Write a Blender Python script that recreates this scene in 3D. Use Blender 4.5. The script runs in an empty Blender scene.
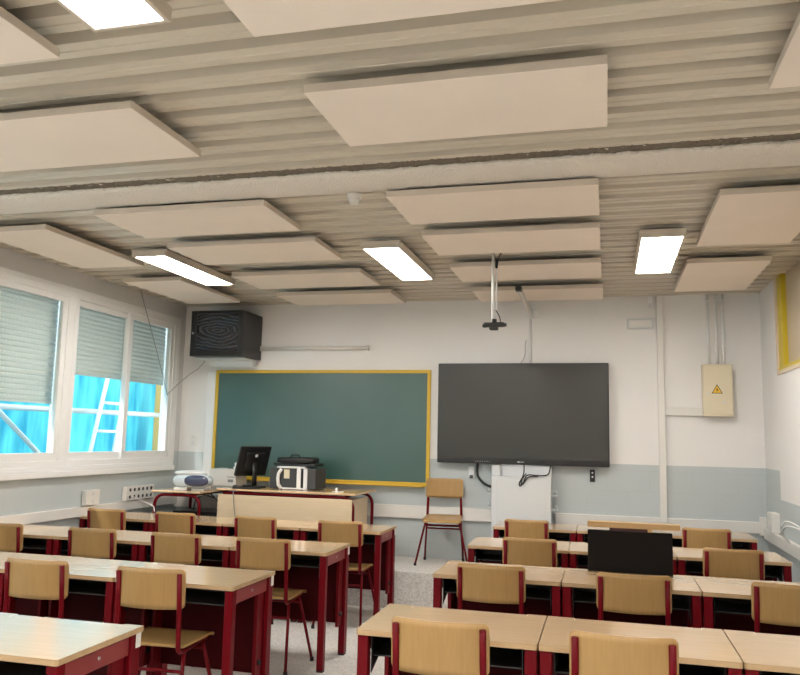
import bpy, bmesh, math, random
from mathutils import Vector, Matrix
random.seed(7)
S = bpy.context.scene
COL = S.collection

# ------------------------------------------------------------------ camera
cd = bpy.data.cameras.new('camera'); cam = bpy.data.objects.new('camera', cd); COL.objects.link(cam)
YAW, PITCH, ROLL, FPX = 0.26, 0.127, 0.022, 778.26
fw = Vector((-math.sin(YAW)*math.cos(PITCH), math.cos(YAW)*math.cos(PITCH), math.sin(PITCH)))
rt = Vector((math.cos(YAW), math.sin(YAW), 0)); up = rt.cross(fw)
r2 = math.cos(ROLL)*rt + math.sin(ROLL)*up; u2 = -math.sin(ROLL)*rt + math.cos(ROLL)*up
M3 = Matrix((r2, u2, -fw)).transposed()
cam.matrix_world = Matrix.Translation((0, 0, 1.48)) @ M3.to_4x4()
cd.sensor_fit = 'HORIZONTAL'; cd.sensor_width = 36; cd.lens = 36*FPX/800; cd.clip_start = .05
S.camera = cam
# ------------------------------------------------------------------ world, sun, exposure
W = bpy.data.worlds.new('sky'); S.world = W; W.use_nodes = True
bg = W.node_tree.nodes['Background']; bg.inputs[0].default_value = (.82, .92, 1, 1); bg.inputs[1].default_value = 5.0
sd = bpy.data.lights.new('sun', 'SUN'); sd.energy = 3.0; sd.angle = .05; sd.color = (1, .96, .9)
sun = bpy.data.objects.new('sun', sd); COL.objects.link(sun); sun.rotation_euler = (math.radians(32), math.radians(-28), 0)
S.view_settings.view_transform = 'Standard'; S.view_settings.look = 'None'
S.view_settings.gamma = 1; S.view_settings.use_curve_mapping = False
S.view_settings.exposure = 0.08
LAMP = 36.0
LAMP_COL = (1, .955, .9)

# ------------------------------------------------------------------ materials
def mat(name, col, rough=.5, metal=0, spec=.5, bump=None, vary=None, coat=0):
    m = bpy.data.materials.new(name); m.use_nodes = True; nt = m.node_tree
    b = nt.nodes['Principled BSDF']
    b.inputs['Base Color'].default_value = (*col, 1); b.inputs['Roughness'].default_value = rough
    b.inputs['Metallic'].default_value = metal; b.inputs['Specular IOR Level'].default_value = spec
    b.inputs['Coat Weight'].default_value = coat
    if vary:   # scale, amount
        tc = nt.nodes.new('ShaderNodeTexCoord'); n = nt.nodes.new('ShaderNodeTexNoise'); n.inputs['Scale'].default_value = vary[0]
        n.inputs['Detail'].default_value = 6
        r = nt.nodes.new('ShaderNodeValToRGB')
        a = vary[1]
        r.color_ramp.elements[0].position = .3; r.color_ramp.elements[1].position = .7
        r.color_ramp.elements[0].color = (*[c*(1-a) for c in col], 1); r.color_ramp.elements[1].color = (*[min(1, c*(1+a)) for c in col], 1)
        nt.links.new(tc.outputs['Object'], n.inputs['Vector']); nt.links.new(n.outputs['Fac'], r.inputs['Fac']); nt.links.new(r.outputs['Color'], b.inputs['Base Color'])
    if bump:   # scale, strength, distance
        tc = nt.nodes.new('ShaderNodeTexCoord'); n = nt.nodes.new('ShaderNodeTexNoise'); n.inputs['Scale'].default_value = bump[0]; n.inputs['Detail'].default_value = 5
        bp = nt.nodes.new('ShaderNodeBump'); bp.inputs['Strength'].default_value = bump[1]; bp.inputs['Distance'].default_value = bump[2]
        nt.links.new(tc.outputs['Object'], n.inputs['Vector']); nt.links.new(n.outputs['Fac'], bp.inputs['Height']); nt.links.new(bp.outputs['Normal'], b.inputs['Normal'])
    return m
def wood(name, c1, c2, rough, stretch=(3, 40, 40), spec=.5, coat=0):
    m = mat(name, c1, rough, spec=spec, coat=coat); nt = m.node_tree; b = nt.nodes['Principled BSDF']; b.inputs['Coat Roughness'].default_value = .14; b.inputs['Coat IOR'].default_value = 1.7
    tc = nt.nodes.new('ShaderNodeTexCoord'); mp = nt.nodes.new('ShaderNodeMapping'); mp.inputs['Scale'].default_value = stretch
    n = nt.nodes.new('ShaderNodeTexNoise'); n.inputs['Scale'].default_value = 1.6; n.inputs['Detail'].default_value = 8; n.inputs['Roughness'].default_value = .6
    r = nt.nodes.new('ShaderNodeValToRGB'); r.color_ramp.elements[0].position = .32; r.color_ramp.elements[1].position = .7
    r.color_ramp.elements[0].color = (*c2, 1); r.color_ramp.elements[1].color = (*c1, 1)
    nt.links.new(tc.outputs['Object'], mp.inputs['Vector']); nt.links.new(mp.outputs[0], n.inputs['Vector'])
    nt.links.new(n.outputs['Fac'], r.inputs['Fac']); nt.links.new(r.outputs['Color'], b.inputs['Base Color'])
    return m
def emis(name, col, s):
    m = bpy.data.materials.new(name); m.use_nodes = True; nt = m.node_tree; nt.nodes.clear()
    e = nt.nodes.new('ShaderNodeEmission'); o = nt.nodes.new('ShaderNodeOutputMaterial')
    e.inputs[0].default_value = (*col, 1); e.inputs[1].default_value = s; nt.links.new(e.outputs[0], o.inputs[0]); return m

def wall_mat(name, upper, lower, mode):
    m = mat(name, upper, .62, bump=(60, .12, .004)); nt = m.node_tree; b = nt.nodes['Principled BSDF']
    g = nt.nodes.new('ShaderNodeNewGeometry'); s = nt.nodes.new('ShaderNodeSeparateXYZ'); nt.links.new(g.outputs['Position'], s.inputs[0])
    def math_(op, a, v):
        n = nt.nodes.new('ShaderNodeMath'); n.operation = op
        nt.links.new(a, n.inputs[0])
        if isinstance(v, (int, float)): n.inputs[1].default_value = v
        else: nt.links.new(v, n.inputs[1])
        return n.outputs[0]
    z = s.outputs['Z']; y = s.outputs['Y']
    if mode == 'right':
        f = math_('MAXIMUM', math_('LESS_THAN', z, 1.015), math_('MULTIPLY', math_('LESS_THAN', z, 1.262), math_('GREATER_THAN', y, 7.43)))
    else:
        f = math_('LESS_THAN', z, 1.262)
    # painted blockwork: faint joints under the paint
    br = nt.nodes.new('ShaderNodeTexBrick'); br.inputs['Scale'].default_value = 1; br.inputs['Brick Width'].default_value = .4; br.inputs['Row Height'].default_value = .2
    br.inputs['Mortar Size'].default_value = .006; br.inputs['Color1'].default_value = (*lower, 1); br.inputs['Color2'].default_value = (*[c*.985 for c in lower], 1)
    br.inputs['Mortar'].default_value = (*[c*.96 for c in lower], 1)
    cb = nt.nodes.new('ShaderNodeCombineXYZ'); nt.links.new(s.outputs['X' if mode == 'back' else 'Y'], cb.inputs[0]); nt.links.new(z, cb.inputs[1])
    nt.links.new(cb.outputs[0], br.inputs['Vector'])
    n = nt.nodes.new('ShaderNodeTexNoise'); n.inputs['Scale'].default_value = 2.2; n.inputs['Detail'].default_value = 5; nt.links.new(g.outputs['Position'], n.inputs['Vector'])
    mu = nt.nodes.new('ShaderNodeMix'); mu.data_type = 'RGBA'; mu.inputs[6].default_value = (*upper, 1); mu.inputs[7].default_value = (*[c*.93 for c in upper], 1)
    nt.links.new(math_('MULTIPLY', n.outputs['Fac'], .8), mu.inputs[0])
    mx = nt.nodes.new('ShaderNodeMix'); mx.data_type = 'RGBA'
    nt.links.new(f, mx.inputs[0]); nt.links.new(mu.outputs[2], mx.inputs[6]); nt.links.new(br.outputs['Color'], mx.inputs[7])
    nt.links.new(mx.outputs[2], b.inputs['Base Color'])
    return m

UP = (.80, .785, .765); LO = (.49, .535, .54)
M = dict(
    wback=wall_mat('painted wall', UP, LO, 'back'), wright=wall_mat('painted side wall', UP, LO, 'right'), wleft=wall_mat('pre-shaded window wall', (.66, .655, .65), LO, 'left'),  # window wall: upper tone darkened, its shade is put into the colour
    plate=mat('corrugated ceiling paint', (.61, .55, .455), .38, spec=.5),
    baffle=mat('acoustic panel cloth', (.82, .725, .635), .9, vary=(3, .02)), baffle_edge=mat('acoustic panel edge', (.62, .54, .45), .8),
    beam=mat('rough plaster on beam', (.80, .745, .67), .9, bump=(70, .8, .02)), rough=mat('sprayed brown fireproofing', (.22, .185, .14), .95, bump=(60, 1, .03)),
    top=wood('desk laminate', (.74, .515, .305), (.68, .46, .26), .2, (2, 30, 30), spec=.55, coat=.8),
    edge=wood('desk edge', (.52, .36, .2), (.44, .29, .15), .45),
    ply=wood('chair plywood', (.42, .255, .095), (.37, .215, .075), .42, (40, 40, 3)),
    seatply=wood('chair seat plywood', (.46, .285, .11), (.40, .24, .085), .35, (40, 3, 40)),
    palewood=wood('pale panel wood', (.74, .59, .40), (.68, .53, .34), .45, (3, 3, 40)),
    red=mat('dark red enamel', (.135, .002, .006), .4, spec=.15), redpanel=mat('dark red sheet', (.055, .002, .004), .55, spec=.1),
    apron=mat('red apron plate', (.26, .04, .04), .3, spec=.6), black=mat('black sheet metal', (.008, .008, .009), .4), steel=mat('steel', (.5, .5, .5), .35, 1),
    white=mat('white plastic', (.8, .8, .79), .4), offwhite=mat('off white plastic', (.72, .70, .66), .45), pvc=mat('white pvc', (.80, .80, .79), .3),
    cream=mat('cream enamel', (.70, .62, .45), .4), grey=mat('light grey enamel', (.62, .64, .65), .45), dgrey=mat('dark grey plastic', (.045, .047, .05), .5),
    blackp=mat('black plastic', (.012, .012, .013), .35), yellow=mat('yellow ochre frame', (.62, .40, .03), .45), yellow2=mat('yellow window paint', (.56, .43, .02), .4),
    screen=mat('tv screen', (.042, .042, .038), .24, spec=.5), cable=mat('black cable', (.01, .01, .01), .5), wcable=mat('white cable', (.7, .7, .68), .5),
    gcable=mat('grey wire', (.25, .25, .25), .5), paper=mat('paper', (.8, .8, .78), .8), blueplastic=mat('dark blue plastic', (.05, .06, .12), .2, coat=.5),
    silver=mat('pale silver plastic', (.62, .68, .72), .25), beige=mat('beige pane', (.50, .41, .30), .3), trimw=mat('beige trim', (.66, .55, .42), .5),
    warn=mat('warning yellow', (.80, .48, .03), .5), alu=mat('aluminium', (.62, .64, .66), .4, .3), ywall=mat('yellow render', (.62, .36, .11), .9),
    panel_black=mat('matt black board', (.010, .008, .007), .75, spec=.12), brown=mat('dark brown hinge', (.05, .008, .01), .5), concrete=mat('yard concrete', (.45, .44, .42), .9, vary=(2, .1)),
    rubber=mat('rubber', (.015, .015, .015), .8), orange=mat('orange plastic', (.7, .28, .02), .5), strip=wood('board strip', (.50, .33, .15), (.42, .26, .11), .5))
M['lamp'] = emis('lamp diffuser glow', LAMP_COL, LAMP)

# blackboard
def chalk():
    m = mat('green chalkboard', (.045, .115, .098), .36, spec=.9); nt = m.node_tree; b = nt.nodes['Principled BSDF']
    tc = nt.nodes.new('ShaderNodeTexCoord'); n = nt.nodes.new('ShaderNodeTexNoise'); n.inputs['Scale'].default_value = 1.5; n.inputs['Detail'].default_value = 7; n.inputs['Distortion'].default_value = .6
    r = nt.nodes.new('ShaderNodeValToRGB'); r.color_ramp.elements[0].color = (.024, .078, .064, 1); r.color_ramp.elements[1].color = (.042, .112, .096, 1)
    nt.links.new(tc.outputs['Object'], n.inputs['Vector']); nt.links.new(n.outputs['Fac'], r.inputs['Fac']); nt.links.new(r.outputs['Color'], b.inputs['Base Color'])
    return m
M['chalk'] = chalk()
# terrazzo floor
def terrazzo():
    m = mat('terrazzo', (.5, .48, .45), .35); nt = m.node_tree; b = nt.nodes['Principled BSDF']
    g = nt.nodes.new('ShaderNodeNewGeometry'); v = nt.nodes.new('ShaderNodeTexVoronoi'); v.inputs['Scale'].default_value = 55
    r = nt.nodes.new('ShaderNodeValToRGB'); e = r.color_ramp.elements
    e[0].color = (.50, .475, .44, 1); e[1].color = (.70, .67, .63, 1); v.inputs['Scale'].default_value = 110; e[0].position = .1; e[1].position = .75
    sp = nt.nodes.new('ShaderNodeSeparateColor'); nt.links.new(g.outputs['Position'], v.inputs['Vector']); nt.links.new(v.outputs['Color'], sp.inputs[0])
    nt.links.new(sp.outputs[0], r.inputs['Fac']); nt.links.new(r.outputs['Color'], b.inputs['Base Color'])
    return m
M['terrazzo'] = terrazzo()
def glass():
    m = bpy.data.materials.new('window glass'); m.use_nodes = True; nt = m.node_tree; nt.nodes.clear()
    t = nt.nodes.new('ShaderNodeBsdfTransparent'); g = nt.nodes.new('ShaderNodeBsdfGlossy'); g.inputs['Roughness'].default_value = .02
    lw = nt.nodes.new('ShaderNodeLayerWeight'); lw.inputs[0].default_value = .5
    pw = nt.nodes.new('ShaderNodeMath'); pw.operation = 'POWER'; pw.inputs[1].default_value = 4; nt.links.new(lw.outputs['Facing'], pw.inputs[0])
    f = nt.nodes.new('ShaderNodeMath'); f.operation = 'MULTIPLY_ADD'; f.inputs[1].default_value = .5; f.inputs[2].default_value = .03; nt.links.new(pw.outputs[0], f.inputs[0]); x = nt.nodes.new('ShaderNodeMixShader'); o = nt.nodes.new('ShaderNodeOutputMaterial')
    t.inputs[0].default_value = (.95, .98, .97, 1)
    nt.links.new(f.outputs[0], x.inputs[0]); nt.links.new(t.outputs[0], x.inputs[1]); nt.links.new(g.outputs[0], x.inputs[2]); nt.links.new(x.outputs[0], o.inputs[0]); return m
M['glass'] = glass()
def sheet():
    m = bpy.data.materials.new('cyan tarpaulin'); m.use_nodes = True; nt = m.node_tree; nt.nodes.clear()
    d = nt.nodes.new('ShaderNodeBsdfDiffuse'); t = nt.nodes.new('ShaderNodeBsdfTranslucent'); x = nt.nodes.new('ShaderNodeAddShader'); o = nt.nodes.new('ShaderNodeOutputMaterial')
    g = nt.nodes.new('ShaderNodeNewGeometry'); n = nt.nodes.new('ShaderNodeTexNoise'); n.inputs['Scale'].default_value = 1; n.inputs['Detail'].default_value = 4; mp = nt.nodes.new('ShaderNodeMapping'); mp.inputs['Scale'].default_value = (1, 6, 1.2)
    r = nt.nodes.new('ShaderNodeValToRGB'); r.color_ramp.elements[0].color = (.012, .10, .15, 1); r.color_ramp.elements[1].color = (.04, .20, .23, 1)
    r.color_ramp.elements[0].position = .35; r.color_ramp.elements[1].position = .65
    nt.links.new(g.outputs['Position'], mp.inputs[0]); nt.links.new(mp.outputs[0], n.inputs['Vector']); nt.links.new(n.outputs['Fac'], r.inputs['Fac'])
    nt.links.new(r.outputs[0], d.inputs[0]); nt.links.new(r.outputs[0], t.inputs[0]); nt.links.new(d.outputs[0], x.inputs[0]); nt.links.new(t.outputs[0], x.inputs[1]); nt.links.new(x.outputs[0], o.inputs[0]); return m
M['sheet'] = sheet()
def shutter_mat():
    m = mat('roller shutter slats', (.72, .75, .745), .5); nt = m.node_tree; b = nt.nodes['Principled BSDF']
    g = nt.nodes.new('ShaderNodeNewGeometry'); s = nt.nodes.new('ShaderNodeSeparateXYZ'); nt.links.new(g.outputs['Position'], s.inputs[0])
    def mm(op, a, v):
        n = nt.nodes.new('ShaderNodeMath'); n.operation = op; nt.links.new(a, n.inputs[0])
        if isinstance(v, (int, float)): n.inputs[1].default_value = v
        else: nt.links.new(v, n.inputs[1])
        return n.outputs[0]
    fy = mm('FRACT', mm('MULTIPLY', s.outputs['Y'], 22), 0); fz = mm('FRACT', mm('MULTIPLY', s.outputs['Z'], 1/.045), 0)
    hole = mm('MULTIPLY', mm('LESS_THAN', fy, .45), mm('LESS_THAN', mm('ABSOLUTE', mm('SUBTRACT', fz, .12), 0), .09))
    mx = nt.nodes.new('ShaderNodeMix'); mx.data_type = 'RGBA'; mx.inputs[6].default_value = (.72, .75, .745, 1); mx.inputs[7].default_value = (.9, .92, .91, 1)  # slat holes: daylight showing through is put in as a lighter tone
    nt.links.new(hole, mx.inputs[0]); nt.links.new(mx.outputs[2], b.inputs['Base Color'])
    tr = nt.nodes.new('ShaderNodeBsdfTranslucent'); tr.inputs[0].default_value = (.84, .82, .78, 1); ms = nt.nodes.new('ShaderNodeMixShader'); o = nt.nodes['Material Output']
    nt.links.new(mm('MULTIPLY_ADD', hole, .10), ms.inputs[0]); nt.links.new(b.outputs[0], ms.inputs[1]); nt.links.new(tr.outputs[0], ms.inputs[2]); nt.links.new(ms.outputs[0], o.inputs[0])
    for n in nt.nodes:
        if n.type == 'MATH' and n.operation == 'MULTIPLY_ADD': n.inputs[2].default_value = .04
    return m
M['shutter'] = shutter_mat()
def wrinkle_mat():
    m = mat('wrinkled dark plastic', (.03, .03, .035), .25, spec=.6); nt = m.node_tree; b = nt.nodes['Principled BSDF']
    tc = nt.nodes.new('ShaderNodeTexCoord'); mp = nt.nodes.new('ShaderNodeMapping'); mp.inputs['Scale'].default_value = (1.0, 1, 2.4)
    w = nt.nodes.new('ShaderNodeTexWave'); w.wave_type = 'RINGS'; w.rings_direction = 'Y'; w.inputs['Scale'].default_value = 4; w.inputs['Distortion'].default_value = 9; w.inputs['Detail'].default_value = 2; w.inputs['Detail Scale'].default_value = .9
    r = nt.nodes.new('ShaderNodeValToRGB'); r.color_ramp.elements[0].position = .45; r.color_ramp.elements[0].color = (.012, .012, .014, 1); r.color_ramp.elements[1].position = .95; r.color_ramp.elements[1].color = (.06, .06, .075, 1)  # grey rings put the swirl reflections of the plastic into its colour
    bp = nt.nodes.new('ShaderNodeBump'); bp.inputs['Strength'].default_value = .5; bp.inputs['Distance'].default_value = .02
    nt.links.new(tc.outputs['Object'], mp.inputs[0]); nt.links.new(mp.outputs[0], w.inputs[0]); nt.links.new(w.outputs['Fac'], r.inputs[0]); nt.links.new(r.outputs[0], b.inputs['Base Color'])
    nt.links.new(w.outputs['Fac'], bp.inputs['Height']); nt.links.new(bp.outputs[0], b.inputs['Normal']); return m
M['wrinkle'] = wrinkle_mat()

# ------------------------------------------------------------------ mesh helpers
def bx(bm, x0, x1, y0, y1, z0, z1, bev=0, mi=0, seg=2):
    t = bmesh.new()
    bmesh.ops.create_cube(t, size=1, matrix=Matrix.Translation(((x0+x1)/2, (y0+y1)/2, (z0+z1)/2)) @ Matrix.Diagonal((abs(x1-x0), abs(y1-y0), abs(z1-z0), 1)))
    if bev: bmesh.ops.bevel(t, geom=t.edges[:], offset=bev, segments=seg, affect='EDGES', profile=.5)
    join(bm, t, mi)
def join(bm, t, mi=0, mx=None):
    if mx is not None: bmesh.ops.transform(t, matrix=mx, verts=t.verts)
    mp = {}
    for v in t.verts: mp[v] = bm.verts.new(v.co)
    for f in t.faces:
        try: nf = bm.faces.new([mp[v] for v in f.verts]); nf.material_index = f.material_index if mi is None else mi; nf.smooth = f.smooth
        except ValueError: pass
    t.free()
def tube(bm, pts, r, n=10, mi=0, flat=None, caps=True, up=None):
    pts = [Vector(p) for p in pts]; rings = []; N = len(pts)
    tang = [(pts[min(i+1, N-1)]-pts[max(i-1, 0)]).normalized() for i in range(N)]
    nrm = Vector(up) if up else (Vector((0, 0, 1)) if abs(tang[0].z) < .9 else Vector((1, 0, 0)))
    rr = r if isinstance(r, (list, tuple)) else [r]*N
    for i in range(N):
        nrm = (nrm - tang[i]*nrm.dot(tang[i])).normalized(); bn = tang[i].cross(nrm)
        a, b = (rr[i], rr[i]) if flat is None else (rr[i], rr[i]*flat)
        rings.append([bm.verts.new(pts[i] + nrm*a*math.cos(k*2*math.pi/n) + bn*b*math.sin(k*2*math.pi/n)) for k in range(n)])
    for i in range(N-1):
        for k in range(n):
            f = bm.faces.new([rings[i][k], rings[i][(k+1) % n], rings[i+1][(k+1) % n], rings[i+1][k]]); f.smooth = True; f.material_index = mi
    if caps:
        bm.faces.new(rings[0][::-1]).material_index = mi; bm.faces.new(rings[-1]).material_index = mi
def cyl(bm, c, r, h, axis='z', n=24, mi=0, r2=None):
    r2 = r if r2 is None else r2
    c = Vector(c); d = {'x': Vector((1, 0, 0)), 'y': Vector((0, 1, 0)), 'z': Vector((0, 0, 1))}[axis]
    tube(bm, [c-d*h/2, c+d*h/2], [r, r2], n, mi)
def arc(pts, rad, seg=6):
    """polyline with rounded corners"""
    pts = [Vector(p) for p in pts]; out = [pts[0]]
    for i in range(1, len(pts)-1):
        a, b, c = pts[i-1], pts[i], pts[i+1]; d1 = (a-b).normalized(); d2 = (c-b).normalized()
        k = min(rad, (a-b).length*.49, (c-b).length*.49); p, q = b+d1*k, b+d2*k
        for s in range(seg+1):
            t = s/seg; out.append(p*(1-t)**2 + b*2*t*(1-t) + q*t*t)
    out.append(pts[-1]); return out
def prism(bm, poly, axis, a0, a1, mi=0):
    """poly: 2D points; extruded along axis from a0 to a1"""
    def P(u, v, w):
        return {'x': (w, u, v), 'y': (u, w, v), 'z': (u, v, w)}[axis]
    A = [bm.verts.new(P(u, v, a0)) for u, v in poly]; B = [bm.verts.new(P(u, v, a1)) for u, v in poly]
    n = len(poly)
    fs = [bm.faces.new(A), bm.faces.new(B[::-1])]+[bm.faces.new([A[i], B[i], B[(i+1) % n], A[(i+1) % n]]) for i in range(n)]
    for f in fs: f.material_index = mi
def obj(name, bm, mats, parent=None, loc=(0, 0, 0), rz=0):
    bmesh.ops.recalc_face_normals(bm, faces=bm.faces[:])
    me = bpy.data.meshes.new(name); bm.to_mesh(me); bm.free()
    for m in (mats if isinstance(mats, (list, tuple)) else [mats]): me.materials.append(M[m])
    o = bpy.data.objects.new(name, me); COL.objects.link(o); o.location = loc; o.rotation_euler = (0, 0, rz)
    if parent: o.parent = parent
    return o
def B(): return bmesh.new()
def thing(name, label, cat, loc=(0, 0, 0), rz=0, group=None):
    o = bpy.data.objects.new(name, None); COL.objects.link(o); o.location = loc; o.rotation_euler = (0, 0, rz); o.empty_display_size = .05
    o['label'] = label; o['category'] = cat
    if group: o['group'] = group
    return o
def tag(o, label, cat, group=None):
    o['label'] = label; o['category'] = cat
    if group: o['group'] = group
    return o
def struct(name, bm, m, parent=None):
    o = obj(name, bm, m, parent)
    if not parent: o['kind'] = 'structure'
    return o
def dup(root, loc, rz, label, group=None):
    r = root.copy(); COL.objects.link(r); r.location = loc; r.rotation_euler = (0, 0, rz); r['label'] = label
    if group: r['group'] = group
    for ch in list(root.children):
        c = ch.copy(); COL.objects.link(c); c.parent = r
        for g in list(ch.children):
            d = g.copy(); COL.objects.link(d); d.parent = c
    return r

L, R, D, ZC, Y0 = -4.73, 1.446, 8.05, 2.98, -2.4
FZ = -.09                                # floor level
HP, YP, XP = .251, 7.165, -1.07        # platform
# ------------------------------------------------------------------ structure
b = B(); bx(b, L-.25, R+.25, Y0-.2, D+.2, -.24, FZ); struct('floor', b, 'terrazzo')
b = B(); bx(b, L, XP, YP, D, FZ, HP, .004); struct('floor_platform', b, 'terrazzo')
b = B(); bx(b, L-.25, R+.25, D, D+.2, FZ, 3.2); struct('wall_back', b, 'wback')
b = B(); bx(b, L-.25, R+.25, Y0-.2, Y0, FZ, 3.2); struct('wall_rear', b, 'wback')
MODS = [(.52, 2.32), (2.38, 4.18), (4.24, 6.05), (6.09, 7.87)]
WZ0, WZ1 = 1.15, 2.74
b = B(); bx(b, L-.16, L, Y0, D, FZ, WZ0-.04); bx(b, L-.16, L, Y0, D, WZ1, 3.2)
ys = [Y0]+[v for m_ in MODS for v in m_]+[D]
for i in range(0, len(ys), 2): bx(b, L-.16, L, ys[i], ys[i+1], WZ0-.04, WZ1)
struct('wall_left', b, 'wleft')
RW0, RW1, RWZ = .9, 7.33, 2.10
b = B(); bx(b, R, R+.2, Y0, D, FZ, RWZ-.02); bx(b, R, R+.2, RW1, D, RWZ-.02, 3.2); bx(b, R, R+.2, Y0, RW0, RWZ-.02, 3.2); struct('wall_right', b, 'wright')
# corrugated steel deck ceiling
b = B(); pitch = .1804; y = Y0-.1; prof = []
y = 3.053-.034 - 40*pitch
while y < D+.02:
    if y > Y0-.1: prof += [(y, 2.935), (y+.008, 2.995), (y+.063, 2.995), (y+.075, 2.935), (y+.119, 2.935), (y+.122, 2.939), (y+.132, 2.939), (y+.135, 2.935)]
    y += pitch
prof.append((D+.1, 2.935))
va = [b.verts.new((L-.1, p[0], p[1])) for p in prof]; vb = [b.verts.new((R+.2, p[0], p[1])) for p in prof]
for i in range(len(prof)-1): b.faces.new([va[i], va[i+1], vb[i+1], vb[i]])
ceil = struct('ceiling', b, 'plate')
b = B(); bx(b, L-.25, R+.25, Y0-.2, D+.2, 3.08, 3.25); struct('ceiling_slab', b, 'rough')
# beam with rough plaster: bottom slab with ragged near edge + dark sprayed side
def beam():
    b = B(); NX = 420; x0, x1 = L, R
    from mathutils import noise
    rows = []
    for i in range(NX+1):
        x = x0+(x1-x0)*i/NX
        n1 = noise.noise(Vector((x*14, 0, 0)))*.014+noise.noise(Vector((x*45, 3, 0)))*.010+noise.noise(Vector((x*3, 7, 0)))*.010
        n2 = noise.noise(Vector((x*30, 9, 2)))*.006
        pr = [(3.95+n1, 2.94), (3.915+n1, 2.925), (3.92+n1, 2.910+n2), (3.95, 2.902), (4.07, 2.899), (4.21, 2.902), (4.255, 2.912), (4.27, 2.96)]
        rows.append([b.verts.new((x, p[0], p[1])) for p in pr])
    for i in range(NX):
        for k in range(7):
            f = b.faces.new([rows[i][k], rows[i+1][k], rows[i+1][k+1], rows[i][k+1]]); f.smooth = True
    return struct('trim_1', b, 'beam')
beam()
def spray():
    from mathutils import noise
    b = B(); NX = 420; rows = []
    for i in range(NX+1):
        x = L+(R-L)*i/NX; r_ = []
        for k in range(7):
            t = k/6; n = noise.noise(Vector((x*28, k*1.3, 5)))*.012+noise.noise(Vector((x*70, k*2.1, 1)))*.008
            r_.append(b.verts.new((x, 3.852+.09*t+n*.8, 2.936-.012*t+n*.5)))
        rows.append(r_)
    for i in range(NX):
        for k in range(6): b.faces.new([rows[i][k], rows[i+1][k], rows[i+1][k+1], rows[i][k+1]]).smooth = True
    struct('trim_2', b, 'rough')
spray()

# windows on the left: frame, sashes, glass, shutter
def window(idx, y0, y1, sh):
    b = B(); x0, x1 = L-.09, L+.012; f = .055
    bx(b, x0, x1, y0, y1, WZ0, WZ0+f, .004); bx(b, x0, x1, y0, y1, WZ1-f, WZ1, .004)
    bx(b, x0, x1, y0, y0+f, WZ0+f, WZ1-f, .004); bx(b, x0, x1, y1-f, y1, WZ0+f, WZ1-f, .004)
    w = struct('window_%d' % idx, b, 'pvc')
    ym = (y0+y1)/2-(.02 if idx != 2 else -.01)
    for k, (a, c, xo) in enumerate(((y0+f-.01, ym+.035, L-.05), (ym-.035, y1-f+.01, L-.02))):
        b = B(); s = .065; za, zb = WZ0+f-.01, WZ1-f+.01
        bx(b, xo-.015, xo+.02, a, c, za, za+s+.015, .004); bx(b, xo-.015, xo+.02, a, c, zb-s, zb, .004)
        bx(b, xo-.015, xo+.02, a, a+s, za+s, zb-s, .004); bx(b, xo-.015, xo+.02, c-s, c, za+s, zb-s, .004)
        so = obj('sash', b, 'pvc', w)
        b = B(); bx(b, xo-.003, xo+.003, a+s, c-s, za+s+.01, zb-s); obj('pane', b, 'glass', so)
        if k == 0:
            b = B(); bx(b, xo+.02, xo+.045, c-s*.8, c-s*.2, zb-.04, zb-.005); bx(b, xo+.02, xo+.045, c-s*.8, c-s*.2, za+.01, za+.035); obj('sash_stop', b, 'blackp', so)
    for k, (a, c) in enumerate(((y0+.02, ym), (ym, y1-.02))):
        b = B(); z = sh[k]; x = L-.135
        pr = []
        while z < WZ1+.04:
            pr += [(x-.004, z), (x+.006, z+.006), (x+.009, z+.02), (x+.006, z+.036), (x-.004, z+.043)]; z += .045
        va = [b.verts.new((p[0], a, p[1])) for p in pr]; vb = [b.verts.new((p[0], c, p[1])) for p in pr]
        for i in range(len(pr)-1): b.faces.new([va[i], va[i+1], vb[i+1], vb[i]])
        bx(b, x-.01, x+.012, a, c, sh[k]-.02, sh[k], .003)
        obj('roller_shutter', b, 'shutter', w)
    return w
window(4, *MODS[0], (2.5, 2.5)); window(3, *MODS[1], (2.5, 2.4)); window(1, *MODS[2], (1.74, 1.725)); window(2, *MODS[3], (2.02, 2.02))
b = B(); bx(b, L-.1, L+.05, .45, 7.9, 1.06, 1.112, .006); bx(b, L, L+.03, .45, 7.9, 1.112, 1.155, .004); struct('trim_3', b, 'pvc')
b = B()
for yy in (2.35, 4.21, 6.07): bx(b, L, L+.01, yy-.03, yy+.03, 1.155, WZ1)
bx(b, L, L+.014, .45, 7.93, WZ1, WZ1+.035, .003); bx(b, L, L+.012, 7.87, 7.93, 1.155, WZ1)
struct('trim_4', b, 'pvc')

# high interior window on the right
def right_window():
    b = B(); f = .045
    bx(b, R-.012, R+.1, RW0, RW1, RWZ-.02, RWZ+.012, .002); bx(b, R-.012, R+.1, RW1-.035, RW1, RWZ-.02, 3.0, .002)
    w = struct('window_5', b, 'trimw')
    b = B()
    for y0 in (7.295, 5.9, 4.5, 3.1, 1.7): bx(b, R+.005, R+.07, y0-.16 if y0 == 7.295 else y0-.06, y0, RWZ+.01, 3.0, .004)
    bx(b, R+.0, R+.07, RW0, RW1-.035, RWZ+.01, RWZ+.045, .004)
    obj('yellow_frame', b, 'yellow2', w)
    b = B(); bx(b, R+.045, R+.055, RW0, 7.25, RWZ+.03, 3.05); obj('pane', b, 'beige', w)
    b = B(); bx(b, R+.1, R+.2, RW0-.1, RW1+.1, RWZ-.05, 3.1); obj('backing', b, 'trimw', w)
right_window()

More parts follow.
